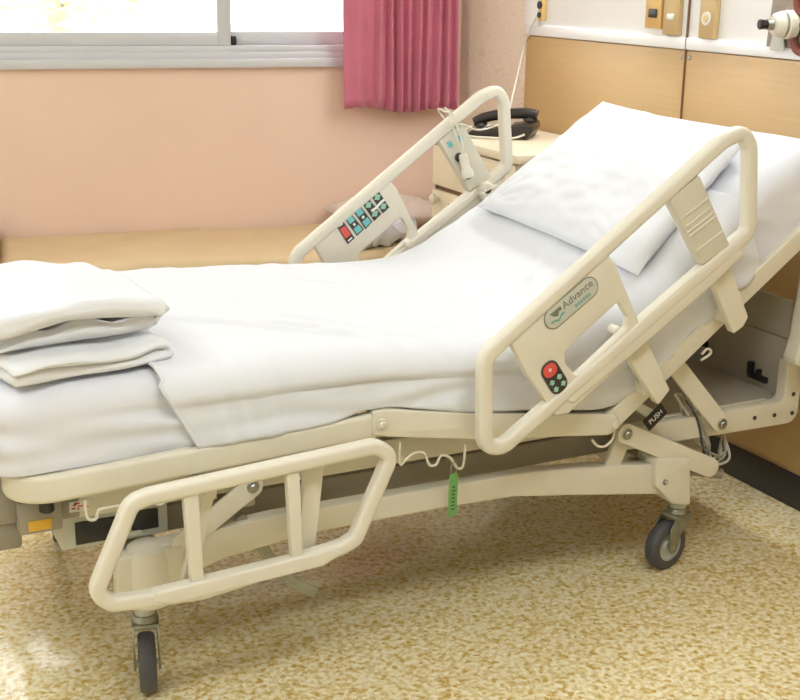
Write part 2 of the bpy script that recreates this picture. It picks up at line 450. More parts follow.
# ------------------------------------------------------------------ head wall fittings
def outlet(lab, y0, y1, z0, z1, m, kind):
    t = MB().box((2.582, y0, z0), (2.6025, y1, z1), m, .004)
    o = t.build('wall_outlet'); tag(o, lab, 'outlet')
    yc = (y0 + y1) / 2
    if kind == 'slot':
        MB().box((2.579, yc-.022, 1.365), (2.5835, yc+.022, 1.392), 'black', .003).build('socket', o)
    elif kind == 'switch':
        MB().box((2.576, yc-.018, 1.362), (2.5835, yc+.014, 1.380), 'white_print', .003).build('switch', o)
    elif kind == 'jack':
        MB().rod((2.583, yc, 1.372), (2.578, yc, 1.372), .02, 'cream_plastic').rod((2.579, yc, 1.372), (2.576, yc, 1.372), .010, 'brass').build('jack', o)
    else:
        MB().rod((2.583, yc, 1.385), (2.578, yc, 1.385), .014, 'black').rod((2.583, yc, 1.35), (2.578, yc, 1.35), .010, 'black').build('socket', o)
outlet('gold wall outlet plate with a black slot on the white panel', 3.358, 3.440, 1.332, 1.62, 'gold', 'slot')
outlet('beige metal wall plate with a small white switch, beside the panel seam', 3.272, 3.348, 1.316, 1.62, 'brass', 'switch')
outlet('beige metal wall plate with one round jack, right of the panel seam', 3.100, 3.172, 1.314, 1.62, 'brass', 'jack')
outlet('narrow brass socket strip at the far edge of the white panel', 4.05, 4.08, 1.33, 1.60, 'gold', 'round')
for k, y in enumerate((3.262, 3.224)):
    tag(MB().rod((2.603, y, 1.252), (2.596, y, 1.252), .007, 'steel', bev=.002).build('screw'), ('small bright screw left of the ochre panel seam', 'small bright screw right of the ochre panel seam')[k], 'screw', 'screws in the ochre panels')
# gas regulator
g = thing('gas_outlet', 'cream medical gas outlet with black nozzle on grey bracket', 'gas outlet', (2.6, 2.8, 1.30))
gp = MB().plate([[(-.13, 0), (.10, 0), (.10, .32), (-.105, .32)], fillet([(-.045, .13), (.06, .13), (.06, .28), (-.045, .28)], .03)], -.006, .006, 'taupe', .002, Matrix.Translation((2.592, 2.745, 1.306)) @ Matrix.Rotation(-PI/2, 4, 'Z'))
gp.build('bracket', g)
ax = Vector((-.96, .28, 0)).normalized(); c0 = Vector((2.586, 2.768, 1.370))
MB().rod(c0, c0+ax*.03, .039, 'cream_plastic', .039, bev=.004).rod(c0+ax*.028, c0+ax*.036, .034, 'steel', .034).rod(c0+ax*.034, c0+ax*.065, .037, 'cream_plastic', .030, bev=.005).build('knob', g)
MB().rod(c0+ax*.064, c0+ax*.082, .016, 'steel', .015).rod(c0+ax*.080, c0+ax*.105, .012, 'black', .014, bev=.002).build('nozzle', g)
MB().plate([fillet([(-.03, -.075), (.03, -.075), (.022, -.03), (0, .0), (-.02, -.03)], .006)], -.002, .002, 'plate_grey', .0005, Matrix.Translation((2.580, 2.822, 1.372)) @ Matrix.Rotation(-PI/2, 4, 'Z')).build('tag', g)
for k, zc in enumerate((1.335, 1.435)):
    q = MB(); cc = Vector((2.580, 2.722, zc))
    q.tube([cc + Vector((0, .038*math.cos(t*PI/12), .038*math.sin(t*PI/12))) for t in range(24)], .012, 'redbrown', closed=True, n=8, up=(1, 0, 0)).build('ring', g)

# ------------------------------------------------------------------ daybed by the window
def soft_box(name, lo, hi, r, m, mx, amp=.006, res=.02, seed=0, parent=None, sag=0.0, fs=4.0):
    """upholstered block: rounded box sampled on a grid with soft noise"""
    bm = bmesh.new(); lo, hi = Vector(lo), Vector(hi); size = hi - lo
    N_ = [max(3, int(size[i] / res)) for i in range(3)]
    idx = {}; vs = []; fcs = []
    def vert(i, j, k):
        key = (i, j, k)
        if key in idx: return idx[key]
        p = Vector([lo[a] + size[a] * (i, j, k)[a] / N_[a] for a in range(3)])
        inner = Vector([min(max(p[a], lo[a] + r), hi[a] - r) for a in range(3)])
        d = p - inner
        if d.length > 1e-9: p = inner + d.normalized() * r * min(1, max(abs(x) for x in d) / r if r else 1)
        nn = d.normalized() if d.length > 1e-9 else Vector((0, 0, 1))
        w = noise.noise(p * fs + Vector((seed, 0, 0))) + .5 * noise.noise(p * fs * 2.3 + Vector((0, seed, 0)))
        p = p + nn * amp * w
        if sag: 
            u = (p.x - lo.x) / size.x * 2 - 1; v = (p.y - lo.y) / size.y * 2 - 1
            p.z += sag * (1 - min(1, abs(u))**3) * (1 - min(1, abs(v))**3) * (1 if p.z > (lo.z+hi.z)/2 else 0)
        idx[key] = len(vs); vs.append(p); return idx[key]
    nx, ny, nz = N_
    for i in range(nx):
        for j in range(ny):
            fcs.append((vert(i, j, nz), vert(i+1, j, nz), vert(i+1, j+1, nz), vert(i, j+1, nz)))
            fcs.append((vert(i, j, 0), vert(i, j+1, 0), vert(i+1, j+1, 0), vert(i+1, j, 0)))
    for i in range(nx):
        for k in range(nz):
            fcs.append((vert(i, 0, k), vert(i+1, 0, k), vert(i+1, 0, k+1), vert(i, 0, k+1)))
            fcs.append((vert(i, ny, k), vert(i, ny, k+1), vert(i+1, ny, k+1), vert(i+1, ny, k)))
    for j in range(ny):
        for k in range(nz):
            fcs.append((vert(0, j, k), vert(0, j, k+1), vert(0, j+1, k+1), vert(0, j+1, k)))
            fcs.append((vert(nx, j, k), vert(nx, j+1, k), vert(nx, j+1, k+1), vert(nx, j, k+1)))
    bm.free()
    return MB().add(vs, fcs, m, True, mx).build(name, parent, angle=180)
DW = .58
db = thing('daybed', 'low tan vinyl daybed along the pink wall under the window', 'daybed', WM4 @ Vector((-1.0, -.31, 0)))
dx0, dx1 = -1.865, -.075
soft_box('mattress', (dx0, -DW-.02, .36), (dx1, -.02, .50), .035, 'tan_vinyl', WM4, .010, .02, 5, db, fs=5)
q = MB().box((dx0+.01, -DW-.01, .27), (dx1-.01, -.03, .36), 'brown', .006, WM4); q.build('frame', db)
q = MB().box((dx0-.035, -DW-.02, .2), (dx0-.004, -.03, .56), 'brown', .012, WM4, 3); q.build('end_board', db)
for xx in (dx0+.03, dx1-.08):
    for yy in (-DW, -.09): MB().box((xx, yy, 0), (xx+.05, yy+.05, .28), 'brown', .004, WM4).build('leg', db)

def pillow(name, L, Wd, H, mx, m, seed=0, crease=.01, parent=None, puff=.5, sub=44, corner=.10, skew=0.0):
    vs = []; fs = []; n = sub
    for side in (1, -1):
        for j in range(n + 1):
            for i in range(n + 1):
                u, v = i/n*2-1, j/n*2-1
                e = max(0, (1-u*u)) ** puff * max(0, (1-v*v)) ** puff
                k = 1 - corner * (u*u*(1-v*v)*0 + (1-abs(u))*0 )
                x = u * L/2 * (1 - corner*.6*(1 - v*v)*0 - .05*(1-abs(v)**2)*abs(u)**3*0)
                pin = 1 - .07 * (1 - v*v) * (abs(u) ** 4) * 0
                X = u * L/2 * (1 - .06 * (1 - abs(v)**1.5) * abs(u)**6 * -1) - math.copysign(.0, u)
                X = u * L/2 * (1 - .05*abs(v)**6*0); Y = v * Wd/2
                # edges bow inwards slightly between the corners
                Y += skew*(u+1)/2*(1-v)/2 if skew else 0; X *= 1 - .045*(1 - v*v)*abs(u)**3; Y *= 1 - .06*(1 - u*u)*abs(v)**3
                z = H/2 * e
                p = Vector((u*2.2 + seed, v*2.2, side*.7))
                z += crease * (noise.noise(p*1.3) + .6*noise.noise(p*3)) * min(1, e*2.5)
                # creases radiating from corners
                ang = math.atan2(abs(v)-1.02, abs(u)-1.02); z += crease*.3*math.sin(ang*26+seed)*min(1, e*3)*max(0, (abs(u)+abs(v)-.9))
                vs.append(Vector((X, Y, side*max(z, .0015))))
    o = (n+1)*(n+1)
    for j in range(n):
        for i in range(n):
            a = j*(n+1)+i; fs.append((a, a+1, a+n+2, a+n+1)); a += o; fs.append((a, a+n+1, a+n+2, a+1))
    per = [i for i in range(n)] + [i*(n+1)+n for i in range(n)] + [n*(n+1)+n-i for i in range(n)] + [(n-i)*(n+1) for i in range(n)]
    for i in range(len(per)):
        a, b2 = per[i], per[(i+1) % len(per)]; fs.append((a, a+o, b2+o, b2))
    return MB().add(vs, fs, m, True, mx).build(name, parent, angle=180)
p = pillow('pillow', .44, .30, .13, WM4 @ Matrix.Translation((-.36, -.17, .562)) @ Matrix.Rotation(.05, 4, 'Z'), 'pillow_pink', 2, .012)
tag(p, 'pale pink pillow lying against the wall at the head of the daybed', 'pillow')
p = pillow('folded_cloth', .30, .24, .09, WM4 @ Matrix.Translation((-.50, -.445, .545)) @ Matrix.Rotation(.5, 4, 'Z'), 'cotton', 9, .03, puff=.35)
tag(p, 'crumpled white cloth on the daybed seen through the far side rail', 'cloth')

# ------------------------------------------------------------------ bedside cabinet and telephone
cx0, cx1, cy0, cy1, ct = 2.17, 2.588, 3.50, 4.10, .938
cb = thing('bedside_cabinet', 'cream bedside cabinet with drawers between the bed and the daybed', 'cabinet', ((cx0+cx1)/2, (cy0+cy1)/2, 0))
q = MB()
q.box((cx0+.012, cy0+.012, .06), (cx1, cy0+.03, ct-.03), 'cab').box((cx0+.012, cy1-.03, .06), (cx1, cy1-.012, ct-.03), 'cab')
q.box((cx1-.015, cy0+.02, .06), (cx1, cy1-.02, ct-.03), 'cab').box((cx0+.03, cy0+.02, .06), (cx1, cy1-.02, .08), 'cab').box((cx0+.02, cy0+.02, ct-.045), (cx1, cy1-.02, ct-.03), 'cab')
q.box((cx0+.025, cy0+.02, .44), (cx1, cy1-.02, .46), 'cab').box((cx0+.012, cy0+.012, .74), (cx0+.03, cy1-.012, .755), 'brown', 0)
q.build('body', cb)
MB().box((cx0-.015, cy0-.015, ct-.03), (cx1+.004, cy1+.01, ct), 'cab', .006).build('top', cb)
for z0, z1 in ((.755, .905), (.60, .745)):
    d = MB().box((cx0-.004, cy0+.016, z0+.004), (cx0+.014, cy1-.016, z1-.004), 'cab', .003).build('drawer', cb)
    if z1 < .8:
        MB().lathe([(0, 0), (.008, 0), (.008, .012), (.017, .018), (.019, .028), (.012, .036), (0, .038)], 'cream_plastic', Matrix.Translation((cx0-.003, 4.03, .712)) @ Matrix.Rotation(-PI/2, 4, 'Y')).build('knob', d)
        MB().rod((cx0-.003, 3.95, .70), (cx0-.007, 3.95, .70), .007, 'black').build('keyhole', d)
        MB().rod((cx0-.003, 3.86, .712), (cx0-.007, 3.86, .712), .008, 'black').build('keyhole', d)
d = MB().box((cx0-.004, cy0+.016, .085), (cx0+.014, cy1-.016, .592), 'cab', .003).build('door', cb)
MB().box((cx0-.02, 3.95, .40), (cx0-.003, 3.962, .48), 'brown', .002).build('handle', d)
MB().box((cx0+.05, cy0+.03, 0), (cx1-.02, cy1-.03, .06), 'brown', 0).build('plinth', cb)

ph = thing('telephone', 'black corded desk telephone on top of the bedside cabinet', 'telephone', (2.42, 3.98, ct))
TR = Matrix.Translation((2.372, 3.935, ct)) @ Matrix.Rotation(math.radians(-42), 4, 'Z')
# local: x = width of phone, y = depth
MB().plate([fillet([(-.12, .004), (.10, .004), (.115, .03), (.112, .052), (.05, .046), (-.10, .024), (-.122, .014)], .005, n=4)], -.09, .09, 'charcoal', .006, TR).build('base', ph)
hs = MB(); hp = smooth_pts([(-.115, 0, .040), (-.085, 0, .056), (-.03, 0, .070), (.04, 0, .078), (.085, 0, .078), (.108, 0, .072)], 6)
hs.sweep([TR @ (v + Vector((0, .045, 0))) for v in hp], rrect(.050, .036, .014), 'charcoal')
for e in ((-.095, .045, .024), (.085, .045, .050)):
    hs.rod(TR @ Vector(e), TR @ (Vector(e) + Vector((0, 0, .022))), .026, 'charcoal', .023, bev=.004)
hs.build('handset', ph)
kp = MB().box((-.06, -.075, .030), (.05, .0, .044), 'key', .003, TR @ Matrix.Rotation(-.1, 4, 'Y'))
for i in range(4):
    for j in range(3): kp.box((-.05+i*.025, -.068+j*.022, .043), (-.033+i*.025, -.053+j*.022, .048), 'plate_grey', .002, TR @ Matrix.Rotation(-.1, 4, 'Y'))
kp.build('keypad', ph)
wr = [(TR @ Vector(v)) for v in smooth_pts([(-.12, .03, .03), (-.15, -.02, .008), (-.11, -.09, .006), (-.02, -.11, .006), (.05, -.10, .007), (.09, -.09, .02)], 8)]
MB().tube(wr, .004, 'cream_plastic', n=8).build('cord', ph)

# ------------------------------------------------------------------ THE BED
YC = 2.834
bed = thing('hospital_bed', 'cream electric hospital bed with raised back and side rails on four casters', 'hospital bed', (1.35, YC, 0))
def my(y, far): return 2*YC - y if far else y
def slab(mb, outlines, y0, y1, m, far, bev=.002):
    a, b_ = my(y0, far), my(y1, far)
    return mb.plate(outlines, min(a, b_), max(a, b_), m, bev)
def boxy(mb, lo, hi, m, far, bev=.003):
    a, b_ = my(lo[1], far), my(hi[1], far)
    return mb.box((lo[0], min(a, b_), lo[2]), (hi[0], max(a, b_), hi[2]), m, bev)

# deck sections -------------------------------------------------
P1 = (1.135, .560); P2 = (1.745, .462)
HEAD = (2.385, .942)
# foot section: a rounded channel frame running round the foot end
fp = fillet([(1.16, 2.372, 0), (.366, 2.372, 0), (.366, 2*YC-2.372, 0), (1.16, 2*YC-2.372, 0)], .075, closed=False, n=10)
def footz(x): return .519 + (x - .36) * .041
foot = MB()
foot.sweep([(v.x, v.y, footz(v.x)) for v in fp], rrect(.030, .058, .011), 'cream', up=(0, 0, 1))
foot.box((.40, 2.385, .528), (1.14, 2*YC-2.385, .538), 'cream', .002)
fo = foot.build('foot_section', bed)
# seat section
seat = MB()
for far in (False, True):
    slab(seat, [fillet([(1.115, .588), (1.15, .587), (1.375, .545), (1.76, .488), (1.775, .455), (1.74, .438), (1.375, .483), (1.15, .524), (1.115, .533)], .008, n=4)], 2.352, 2.39, 'cream', far, .004)
seat.box((-.30, 2.39, -.012), (.31, 2*YC-2.39, .0), 'greige', .002, Matrix.Translation((1.44, 0, .528)) @ Matrix.Rotation(.155, 4, 'Y'))
so = seat.build('seat_section', bed)
# back section
ub = Vector((HEAD[0]-P2[0], HEAD[1]-P2[1])); ub.normalize(); nb = Vector((-ub.y, ub.x))
def back(a, h): p_ = Vector(P2) + ub*a + nb*h; return (p_.x, p_.y)
bs = MB()
for far in (False, True):
    slab(bs, [[back(-.01, -.024), back(.86, -.024), back(.86, .026), back(-.01, .026)]], 2.356, 2.388, 'cream', far, .005)
ry = math.atan2(ub.y, ub.x)
BM_ = Matrix.Translation((P2[0], 0, P2[1])) @ Matrix.Rotation(-ry, 4, 'Y')
bs.box((.0, 2.386, .004), (.86, 2*YC-2.386, .014), 'cream', .002, BM_)
bs.box((.83, 2.36, -.024), (.86, 2*YC-2.36, .026), 'cream', .005, BM_)
bs.box((.25, 2.39, -.05), (.29, 2*YC-2.39, .004), 'greige', .003, BM_)
bo = bs.build('back_section', bed)
def bolt(p_, far, parent, r=.011, m='steel'):
    y = my(p_[1], far); d = 1 if far else -1
    q = MB(); q.rod((p_[0], y, p_[2]), (p_[0], y+d*.004, p_[2]), r*1.5, m, bev=.001).rod((p_[0], y+d*.003, p_[2]), (p_[0], y+d*.010, p_[2]), r, m, bev=.003)
    return q.build('bolt', parent)
for far in (False, True):
    bolt((1.136, 2.352, .556), far, so, .009, 'cream')
    bolt((1.752, 2.353, .463), far, bo, .009, 'cream')

# intermediate frame --------------------------------------------
inter = MB()
for far in (False, True):
    boxy(inter, (.47, 2.50, .322), (1.86, 2.54, .388), 'greige', far, .014)
    boxy(inter, (.50, 2.47, .405), (1.80, 2.50, .468), 'cream', far, .004)
    out = fillet([(1.84, .408), (2.372, .408), (2.372, .520), (2.425, .520), (2.425, .342), (1.84, .350)], [.004, .02, .008, .012, .035, .004], n=6)
    slab(inter, [out], 2.44, 2.475, 'cream', far, .003)
for xx in (.50, 1.15, 1.80): inter.box((xx, 2.515, .335), (xx+.05, 2*YC-2.515, .380), 'greige', .004)
io = inter.build('intermediate_frame', bed)
for hx, hz in ((2.274, .376), (2.342, .374), (2.404, .371), (2.402, .425)):
    MB().rod((hx, 2.4405, hz), (hx, 2.4385, hz), .006, 'dark').build('screw_hole', io)['label'] = 'dark screw hole'
pan = MB()
pan.box((1.72, 2.475, .400), (2.395, 2*YC-2.475, .409), 'box_grey', .002)
pan.box((1.95, 2.462, .409), (2.33, 2.474, .414), 'cream', .002)
pan.build('head_tray', bed)
hb = MB().box((2.395, 2.475, .40), (2.407, 2*YC-2.475, .568), 'box_grey', .002).box((2.393, 2.475, .571), (2.405, 2*YC-2.475, .675), 'box_grey', .004)
hbo = hb.build('head_panel', bed)
for yy, zz in ((2.575, .44), (2.83, .475)):
    MB().box((2.383, yy-.045, zz-.012), (2.395, yy+.03, zz+.006), 'black', .003).box((2.378, yy+.012, zz), (2.395, yy+.028, zz+.035), 'black', .003).box((2.378, yy-.018, zz), (2.395, yy-.006, zz+.022), 'black', .003).build('latch', hbo)

# head bumper: moulded cream end piece beside the head
bu = MB(); sec = [(2.352, .80), (2.346, .70), (2.335, .60), (2.322, .552), (2.325, .535), (2.47, .505), (2.48, .52), (2.47, .80)]
bu.plate([fillet(sec, .01, n=3)], 2.36, 2.415, 'cream_plastic', .010)
bu.build('corner_bumper', bed)

# base chassis ---------------------------------------------------
for far in (False, True):
    top = [(.560, .322), (.725, .347), (.906, .357), (1.196, .355), (1.45, .352), (1.56, .350), (1.70, .338), (1.965, .305), (1.99, .30)]
    bot = [(1.99, .215), (1.965, .222), (1.70, .266), (1.52, .294), (1.33, .300), (.99, .300), (.80, .280), (.666, .246), (.560, .235)]
    q = MB(); slab(q, [top + bot], 2.414, 2.454, 'cream', far, .004)
    q.build('chassis_beam', bed)
    blk = MB(); slab(blk, [fillet([(1.922,0.333),(2.033,0.315),(2.046,0.183),(1.984,0.199),(1.928,0.256)], .008, n=4)], 2.395, 2.475, 'cream', far, .006)
    bk = blk.build('corner_block', bed); bolt((1.955, 2.395, .265), far, bk, .005)
for xx, z0 in ((.60, .24), (1.97, .22)):
    MB().box((xx, 2.47, z0), (xx+.08, 2*YC-2.47, z0+.06), 'cream', .006).build('cross_member', bed)

def caster(x, y, face, stem_top, lab=None):
    """face: direction (angle) from the stem to the wheel centre"""
    c = pivot('caster', bed, (x, y, 0))
    mx = Matrix.Translation((x, y, 0)) @ Matrix.Rotation(face, 4, 'Z')
    tr = .038
    r_, w_ = .066, .018
    MB().lathe([(.040, -w_), (r_-.008, -w_), (r_-.002, -w_*.75), (r_, -w_*.3), (r_, w_*.3), (r_-.002, w_*.75), (r_-.008, w_), (.040, w_)], 'rubber', mx @ Matrix.Translation((tr, 0, r_)) @ Matrix.Rotation(PI/2, 4, 'X'), 40).build('tyre', c)
    MB().lathe([(0, -.013), (.012, -.013), (.016, -.006), (.034, -.006), (.038, -.014), (.050, -.0165), (.050, .0165), (.038, .014), (.034, .006), (.016, .006), (.012, .013), (0, .013)], 'plate_grey', mx @ Matrix.Translation((tr, 0, r_)) @ Matrix.Rotation(PI/2, 4, 'X'), 36).build('hub', c)
    fk = MB()
    for sy in (-1, 1):
        fk.plate([fillet([(-.026, .150), (.030, .150), (.052, .120), (.052, .062), (.045, .050), (.031, .050), (.024, .062), (.012, .100), (-.026, .128)], .006, n=3)], sy*.0265-.0025, sy*.0265+.0025, 'zinc', .001, mx)
    fk.box((-.028, -.027, .140), (.034, .027, .152), 'zinc', .003, mx)
    fk.rod(mx @ Vector((tr, -.030, r_)), mx @ Vector((tr, .030, r_)), .007, 'steel')
    fk.build('fork', c)
    MB().rod(mx @ Vector((0, 0, .150)), mx @ Vector((0, 0, .165)), .030, 'zinc', .027, bev=.002).rod(mx @ Vector((0, 0, .160)), mx @ Vector((0, 0, stem_top)), .022, 'plate_grey').build('stem', c)
caster(2.042, 2.442, math.radians(191), .20)
caster(.626, 2.462, math.radians(-103), .235)
caster(2.042, 3.226, math.radians(160), .20)
caster(.60, 3.225, math.radians(80), .235)
# caster covers at the foot end
for far in (False, True):
    yc_ = my(2.44, far)
    MB().lathe([(0, .338), (.030, .337), (.044, .329), (.050, .312), (.052, .22), (.050, .205), (0, .205)], 'cream_plastic', Matrix.Translation((.634, yc_, 0)), 32).build('caster_cover', bed)
    MB().box((.655, yc_-.04, .235), (.70, yc_+.03, .335), 'cream', .008).build('cover_bracket', bed)
    q = MB().rod((.585, yc_+.035, .28), (.585, yc_+.065, .28), .038, 'greige', bev=.006).build('brake_disc', bed)
# brake pedal
bp = [(.835, 2.435, .362), (.85, 2.43, .335), (.875, 2.425, .298), (.90, 2.42, .255), (.945, 2.41, .195), (1.0, 2.40, .16)]
MB().sweep(smooth_pts(bp, 5), rrect(.026, .006, .002), 'zinc', up=(0, 1, 0)).build('brake_pedal', bed)

# lifting links
def link(name, a, b_, w, y0, y1, m, far, ext=0):
    a, b_ = Vector(a), Vector(b_); d = (b_-a).normalized(); n_ = Vector((-d.y, d.x)); o = []
    for c, s in ((b_, 1), (a, -1)):
        for k in range(9):
            t = -PI/2 + PI*k/8; o.append(c + (d*math.cos(t) + n_*math.sin(t))*s*w/2)
    q = MB(); slab(q, [o], y0, y1, m, far, .002); return q.build(name, bed)
for far in (False, True):
    l1 = link('lift_link', [(1.832,0.411)][0], [(2.108,0.275)][0], .052, 2.402, 2.414, 'cream', far); bolt(([(1.832,0.411)][0][0], 2.402, [(1.832,0.411)][0][1]), far, l1, .010)
    l2 = link('lift_link', [(2.136,0.391)][0], [(1.982,0.559)][0], .050, 2.412, 2.424, 'cream', far); bolt(([(2.140,0.388)][0][0], 2.412, [(2.140,0.388)][0][1]), far, l2, .010)
    link('lift_link', (1.842, .39), (1.80, .29), .046, 2.425, 2.437, 'cream', far)
    l3 = link('lift_link', [(0.858,0.438)][0], (.70, .335), .048, 2.405, 2.412, 'cream', far); bolt(([(0.858,0.438)][0][0], 2.405, [(0.858,0.438)][0][1]), far, l3, .009)
    q = MB(); slab(q, [fillet([(.835, .44), (.885, .44), (.885, .365), (.845, .365)], .006, n=3)], 2.468, 2.474, 'cream', far); q.build('link_bracket', bed)
MB().rod((1.90, 2.47, .30), (2.20, 2.47, .22), .015, 'greige').build('actuator', bed)
MB().box((2.06, 2.50, .215), (2.17, 2.60, .34), 'cream', .008).build('junction_box', bed)

# side rails -----------------------------------------------------
TUBE = rrect(.034, .044, .013)
RY = 2.285
def upper_rail(far):
    y = my(RY, far)
    pts = [(1.354, .505), (1.352, .690), (2.000, 1.128), (2.040, 1.10), (2.040, .915), (1.43, .490), (1.375, .490)]
    pts = [(1.355,0.495),(1.347,0.701),(1.403,0.742),(1.953,1.138),(2.008,1.158),(2.033,1.123),(2.053,0.921),(2.017,0.900),(1.399,0.485)]
    cl = fillet([(p_[0], p_[1]) for p_ in pts], [.045, .05, .05, .04, .035, .035, .04, .04, .045], n=8)
    rl = MB().sweep(v3(cl, y), rrect(.034, .034, .010), 'cream_plastic', closed=True, up=(0, 1, 0)).build('side_rail', bed)
    # broad lower bar and two panels
    hole = [(1.687,0.794),(1.714,0.753),(1.714,0.727),(1.584,0.630),(1.552,0.662),(1.548,0.693)]
    outl = [(1.404,0.733),(1.630,0.900),(1.655,0.897),(1.669,0.883),(1.759,0.715),(1.824,0.756),(1.927,0.827),(2.025,0.904),(2.045,0.888),(1.725,0.655),(1.568,0.544),(1.533,0.544),(1.451,0.651)]
    pn = MB(); slab(pn, [fillet(outl, .004, n=3), fillet(hole, .012, n=5)], RY-.012, RY+.010, 'cream_plastic', far, .004)
    pn.build('rail_panel', rl)
    br = MB(); slab(br, [fillet([(1.652,0.671),(1.762,0.751),(1.913,0.852),(1.985,0.893),(2.028,0.885),(2.038,0.872),(1.939,0.799),(1.789,0.700),(1.722,0.657),(1.577,0.566),(1.549,0.580)], .006, n=3)], RY-.0155, RY+.013, 'cream_plastic', far, .005)
    br.build('rail_bar', rl)
    rb = MB(); o2 = [(1.806,1.015),(1.886,1.065),(1.990,0.897),(1.915,0.856)]
    slab(rb, [fillet(o2, .003, n=2)], RY-.014, RY+.016, 'cream_rib', far, .003)
    # grooves across the ribbed grip
    a0, a1, b0, b1 = [Vector((o2[i][0], o2[i][1])) for i in (0, 1, 3, 2)]
    for k, t in enumerate((.30, .42, .50, .56, .78)):
        u0, u1 = a0.lerp(b0, t), a1.lerp(b1, t); e = .10 if t > .3 and t < .5 else .02
        p0, p1 = u0.lerp(u1, e), u0.lerp(u1, 1-e)
        yy = my(RY-.0145, far)
        rb.rod((p0.x, yy, p0.y), (p1.x, yy, p1.y), .0022, 'cream_plastic', n=8)
    rb.build('rail_grip', rl)
    for o3 in ([(1.719,0.677),(1.788,0.693),(1.873,0.550),(1.841,0.516)], [(1.939,0.854),(2.002,0.877),(2.094,0.706),(2.081,0.683),(2.052,0.668),(1.981,0.795)]):
        ar = MB(); slab(ar, [fillet(o3, .006, n=4)], 2.30, 2.325, 'cream', far, .004)
        ax_, az_ = [(1.832,0.548)][0] if o3[0][0] < 1.8 else [(2.054,0.706)][0]
        ar.box((ax_-.02, min(my(2.32, far), my(2.375, far)), az_-.012), (ax_+.015, max(my(2.32, far), my(2.375, far)), az_+.018), 'cream', .004)
        ar.build('rail_arm', rl)
    for (bx_, bz_) in [(1.706,0.715)]:
        q = MB(); q.rod((bx_, my(2.292, far), bz_), (bx_, my(2.325, far), bz_), .012, 'cream_plastic', bev=.003); q.build('pivot_pin', rl)
        q = MB(); q.rod((1.965, my(2.296, far), .866), (1.965, my(2.325, far), .866), .021, 'cream_plastic', bev=.006); q.build('pivot_knob', rl)
    return rl
nr = upper_rail(False); fr = upper_rail(True)

def face_mx(x, z, y, ang, far=False):
    """frame lying on a rail face: local x along the rail, local y up the face, local z towards the viewer side"""
    return Matrix.Translation((x, y, z)) @ Matrix.Rotation(-ang, 4, 'Y') @ Matrix.Rotation(PI/2, 4, 'X')
RA = math.atan2(1.128-.690, 2.000-1.352)
# maker's plate on the near rail
bc = [(1.557,0.803)][0]
pl = MB(); FM = face_mx(bc[0], bc[1], RY-.0125, RA)
def pill(w, h, z, th, m, mb, fm, cx=0, cy=0, rr=None):
    o = fillet([(cx-w/2, cy-h/2), (cx+w/2, cy-h/2), (cx+w/2, cy+h/2), (cx-w/2, cy+h/2)], (h/2*.98 if rr is None else rr), n=8)
    mb.plate([o], -z-th, -z, m, .0003, fm @ Matrix.Rotation(-PI/2, 4, 'X') )
pill(.156, .052, 0, .0012, 'print_grey', pl, FM); pill(.151, .047, .0006, .0012, 'plate_grey', pl, FM)
pl.text('Advance', .026, FM @ Matrix.Translation((.022, .007, .002)), 'print_grey')
for k in range(6): pl.plate([[(.004+k*.008, -.017), (.0095+k*.008, -.017), (.0095+k*.008, -.009), (.004+k*.008, -.009)]], -.0022, -.0018, 'print_teal', .0001, FM @ Matrix.Rotation(-PI/2, 4, 'X'))
pl.plate([[(-.058, .014), (-.026, .014), (-.026, .004), (-.034, .006), (-.042, -.002), (-.050, .002)]], -.0024, -.0018, 'print_grey', .0001, FM @ Matrix.Rotation(-PI/2, 4, 'X'))
pl.plate([[(-.066, -.004), (-.054, -.004), (-.044, -.010), (-.034, -.003), (-.024, -.003), (-.024, -.008), (-.034, -.008), (-.044, -.015), (-.055, -.009), (-.062, -.009)]], -.0024, -.0018, 'print_teal', .0001, FM @ Matrix.Rotation(-PI/2, 4, 'X'))
pl.build('maker_plate', nr)['label'] = 'oval grey maker plate reading Advance'
# call / control oval
oc = [(1.522,0.636)][0]; OA = RA
cp = MB(); FO = face_mx(oc[0], oc[1], RY-.0125, OA)
pill(.048, .088, 0, .0012, 'print_grey', cp, FO, rr=.022); pill(.045, .085, .0006, .0012, 'dark', cp, FO, rr=.021)
cp.plate([fillet([(-.018, .006), (.018, .006), (.018, .038), (-.018, .038)], .015, n=6)], -.0026, -.0018, 'red', .0003, FO @ Matrix.Rotation(-PI/2, 4, 'X'))
def arrow(mb, fm, x, y, s, up, m):
    pts = [(-1, -.2), (0, .8), (1, -.2), (.5, -.2), (.5, -.8), (-.5, -.8), (-.5, -.2)]
    mb.plate([[(x + a*s, y + b_*s*up) for a, b_ in pts]], -.0027, -.0018, m, .0001, fm @ Matrix.Rotation(-PI/2, 4, 'X'))
for x_, y_, u_ in ((-.011, -.006, 1), (.011, -.006, 1), (-.011, -.028, -1), (.011, -.028, -1)): arrow(cp, FO, x_, y_, .0085, u_, 'mint')
cp.text('+', .022, FO @ Matrix.Translation((0, .022, .0028)), 'white_print')
cp.build('control_pad', nr)['label'] = 'oval control pad with red button'
